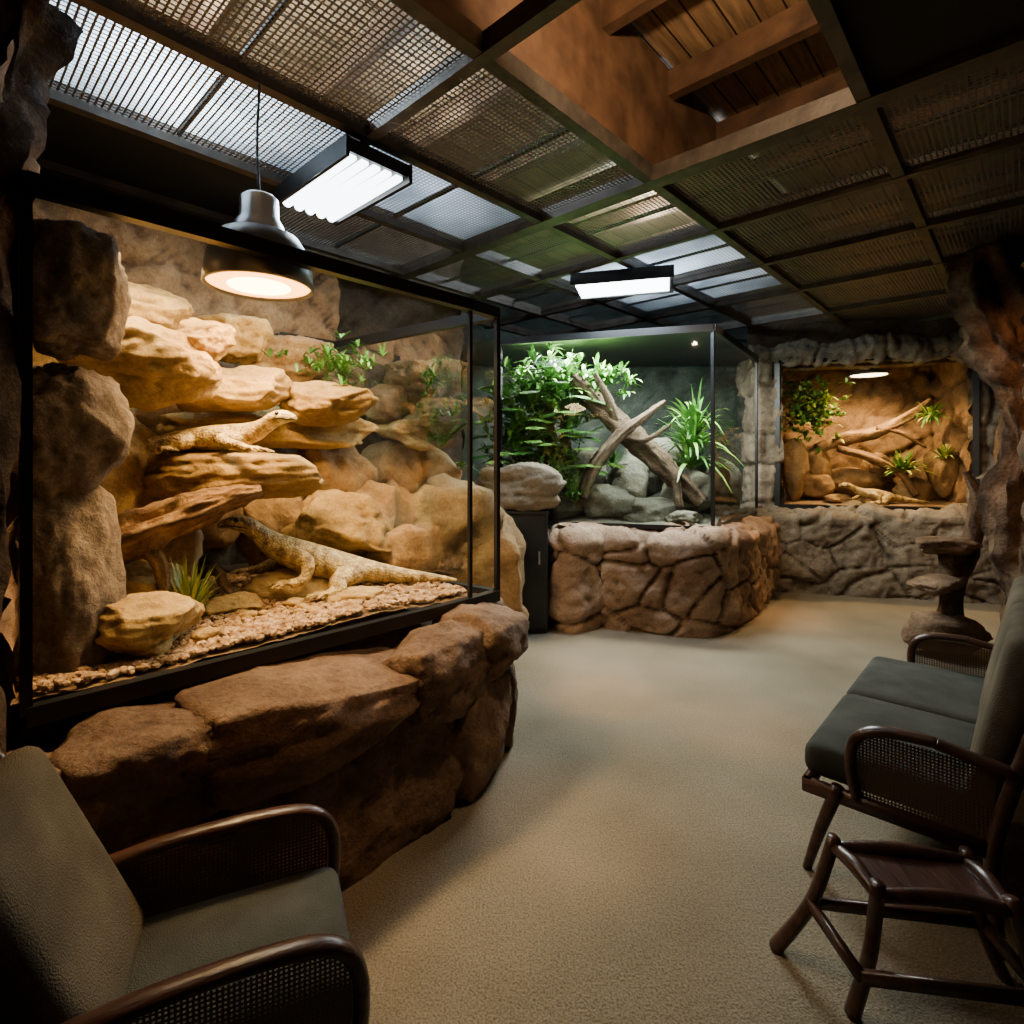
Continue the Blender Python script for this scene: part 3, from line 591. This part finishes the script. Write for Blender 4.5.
# ------------------------------------------------------------------ seating
def seat(name,loc,rz,W,n,setback=0.,sc=1.,rec=12,bh=.60):
    e=empty(name,loc,rz); e.scale=(sc,sc,sc)
    def part(nm,acc,mat,**k):
        o=acc.obj(nm,mat,**k); o.parent=e; return o
    cw=(W-.10)/n; sr=math.sin(math.radians(rec)); cr=math.cos(math.radians(rec))
    for i in range(n):
        a=Acc(); rbox(a,(-W/2+.05+cw*(i+.5),.02,.405),(cw-.008,.56,.13),.045,puff=.02); part('seat_cushion_%d'%(i+1),a,M_seat)
        a=Acc(); R=Matrix.Rotation(math.radians(90+rec),3,'X'); rbox(a,(-W/2+.05+cw*(i+.5),-.25-sr*bh/2,.43+cr*bh/2),(cw-.008,bh,.11),.045,M3=R,puff=.02); part('back_cushion_%d'%(i+1),a,M_back)
    f=Acc()
    for s in (-1,1):
        x=s*(W/2-.01); q=-setback
        if setback:
            tube(f,[(x,-.34,.60),(x,-.15,.625),(x,.05+q,.63),(x,.20+q,.615),(x,.275+q,.56),(x,.29+q,.46),(x,.27+q,.345)],[(.032,.018)]*3+[(.03,.02)]+[(.026,.02)]*3,10,8)
            tube(f,[(x,.16,.36),(x,.22,.18),(x,.27,0)],[.026,.022,.016],10,6)
        else:
            tube(f,[(x,-.34,.60),(x,-.15,.625),(x,.08,.63),(x,.22,.61),(x,.285,.54),(x,.295,.42),(x,.27,.2),(x,.285,0)],[(.03,.016)]*3+[(.028,.018)]+[(.024,.02)]*3+[(.018,.016)],10,8)
        tube(f,[(x,-.30,0),(x,-.28,.3),(x,-.30-sr*.2,.6),(x,-.30-sr*bh-.03,.43+cr*bh)],[.018,.022,.022,.018],10,6)
        beam(f,(x,-.28,.33),(x,.28,.33),.03,.05)
        c=Acc(); poly(c,[(x,-.28,.35),(x,.27+q,.35),(x,.28+q,.54),(x,.2+q,.60),(x,-.29,.60)]); part('cane_side_panel',c,M_cane,smooth=False)
    beam(f,(-W/2,.27,.33),(W/2,.27,.33),.03,.05); beam(f,(-W/2,-.27,.33),(W/2,-.27,.33),.03,.05)
    yb=-.30-sr*bh-.03; beam(f,(-W/2,yb,.42+cr*bh),(W/2,yb,.42+cr*bh),.03,.04)
    part('wood_frame',f,M_darkwood)
    return e
def yaw(f): return math.atan2(-f[0],f[1])
seat('armchair',(-.68,1.33,0),yaw((.91,.41)),.56,1,sc=.92,rec=24,bh=.62)
bc=V((1.66,2.72,0))+B*.27
seat('cushioned_bench',(bc.x,bc.y,0),yaw(-B),1.5,2,setback=.17)
fs_=empty('wooden_footstool'); f=Acc()
c4=[V((1.00,1.72,.40)),V((1.36,1.66,.40)),V((1.33,1.48,.40)),V((1.01,1.53,.40))]; ce=sum(c4,V())/4
for p in c4:
    d=(p-ce); d.z=0; d.normalize(); q=p+d*.17; q.z=0
    if p is c4[3]: q=V((.98,1.60,0))
    tube(f,[p+Z*.03,p.lerp(q,.5)+d*-.02,q],[(.022,.018),(.022,.018),(.026,.018)],10,6)
for i in range(4):
    p=c4[i];q=c4[(i+1)%4]; tube(f,[p,(p+q)/2+Z*.012,q],[.018,.022,.018],10,6)
    d=(p-ce);d.z=0;d.normalize();g=(q-ce);g.z=0;g.normalize(); beam(f,p+d*.07-Z*.20,q+g*.07-Z*.20,.02,.032)
f.obj('wood_frame',M_darkwood,fs_)
a=Acc(); poly(a,[p+Z*.004 for p in c4]); a.obj('woven_seat',M_darkwood,fs_,smooth=False)

# ------------------------------------------------------------------ lights
def light(name,typ,loc,energy,col,size=None,target=None,**k):
    l=bpy.data.lights.new(name,typ); l.energy=energy; l.color=col
    o=bpy.data.objects.new(name,l); bpy.context.collection.objects.link(o); o.location=loc
    if typ=='AREA': l.shape='RECTANGLE'; l.size=size[0]; l.size_y=size[1]
    elif size is not None: l.shadow_soft_size=size
    if target is not None: o.rotation_euler=(V(target)-V(loc)).to_track_quat('-Z','Y').to_euler()
    for a,b in k.items(): setattr(l,a,b)
    return o
W=(1,.61,.24); WW=(1,.70,.42); OR=(1,.46,.17); CO=(.68,.86,1)
light('heat_lamp_light','SPOT',(-1.11,2.44,2.32),200,W,.12,(-1.30,2.85,1.0),spot_size=2.35,spot_blend=.6)
light('terrarium_fill_light','AREA',ab(1.2,-2.55,2.42),70,(1,.68,.35),(1.5,.2),ab(1.2,-3.3,1.2))  # added fill for the tank rocks and backdrop, no fixture belongs to it
light('fluor_light','AREA',(-.97,3.14,3.10),20,CO,(.7,.3),(-.95,3.12,0))
light('fluor_light_far','AREA',(1.0,5.0,3.13),50,CO,(.8,.3),(1.06,5.2,0))
light('planted_tank_light','AREA',(1.0,6.0,2.83),380,(.98,1,.92),(2.0,.4),(1.1,6.25,0))
light('small_tank_light','SPOT',(4.5,6.95,2.62),290,W,.12,(4.5,7.1,1),spot_size=2.7,spot_blend=.5)
light('plenum_cool','POINT',ab(.85,-2.9,3.72),220,CO,.10)
light('plenum_cool_b','POINT',ab(2.3,-2.9,3.78),40,CO,.12)
light('plenum_cool_far','POINT',ab(4.7,-2.6,3.8),240,CO,.15)
light('plenum_warm','SPOT',ab(1.72,-.62,3.46),110,(1,.72,.44),.03,ab(2.5,-1.2,4.1),spot_size=2.6,spot_blend=.5)  # added hidden lamp, brightens the roof planks above the open cells
light('floor_spot_a','SPOT',ab(3.1,-1.85,3.2),190,WW,.08,(.85,4.2,0),spot_size=.62,spot_blend=1.)
light('floor_spot_b','SPOT',ab(1.5,-1.2,3.2),110,OR,.05,(.34,2.45,0),spot_size=.36,spot_blend=.9)
light('floor_spot_c','SPOT',ab(5.2,-2.0,3.2),200,WW,.12,(2.4,5.9,0),spot_size=.9,spot_blend=.9)
light('floor_spot_d','SPOT',ab(3.2,-1.0,3.2),150,OR,.05,(1.35,3.4,0),spot_size=.34,spot_blend=.8)
light('floor_spot_e','SPOT',ab(3.2,-2.0,3.2),240,OR,.05,(.62,3.8,0),spot_size=.30,spot_blend=.8)
light('floor_spot_f','SPOT',ab(5.2,-1.8,3.2),230,OR,.05,(2.75,5.6,0),spot_size=.34,spot_blend=.8)
light('wall_spot','SPOT',(3.0,4.9,3.2),130,WW,.1,(4.2,6.6,1.3),spot_size=1.2,spot_blend=.9)
light('base_spot','SPOT',ab(2.2,-1.2,3.2),90,WW,.1,(-.45,2.5,.5),spot_size=.62,spot_blend=1.)
light('base_spot_b','SPOT',ab(1.3,-1.2,3.2),45,OR,.1,(-.8,1.95,.5),spot_size=.5,spot_blend=1.)
light('lounge_spot','SPOT',ab(3.3,-.6,3.2),50,WW,.1,(1.75,2.75,.4),spot_size=.6,spot_blend=1.)
light('column_spot','SPOT',(2.7,3.4,3.15),90,OR,.1,(3.85,4.25,1.9),spot_size=.9,spot_blend=1.)
w=bpy.data.worlds.new('World'); bpy.context.scene.world=w; w.use_nodes=True
w.node_tree.nodes['Background'].inputs[0].default_value=(.35,.33,.32,1); w.node_tree.nodes['Background'].inputs[1].default_value=.01

cam=bpy.data.cameras.new('Camera'); co=bpy.data.objects.new('Camera',cam); bpy.context.collection.objects.link(co)
co.location=(0,0,1.6); co.rotation_euler=(math.radians(90),0,0); cam.sensor_width=36; cam.lens=19.51; cam.shift_y=-.0508; cam.clip_start=.02
bpy.context.scene.camera=co
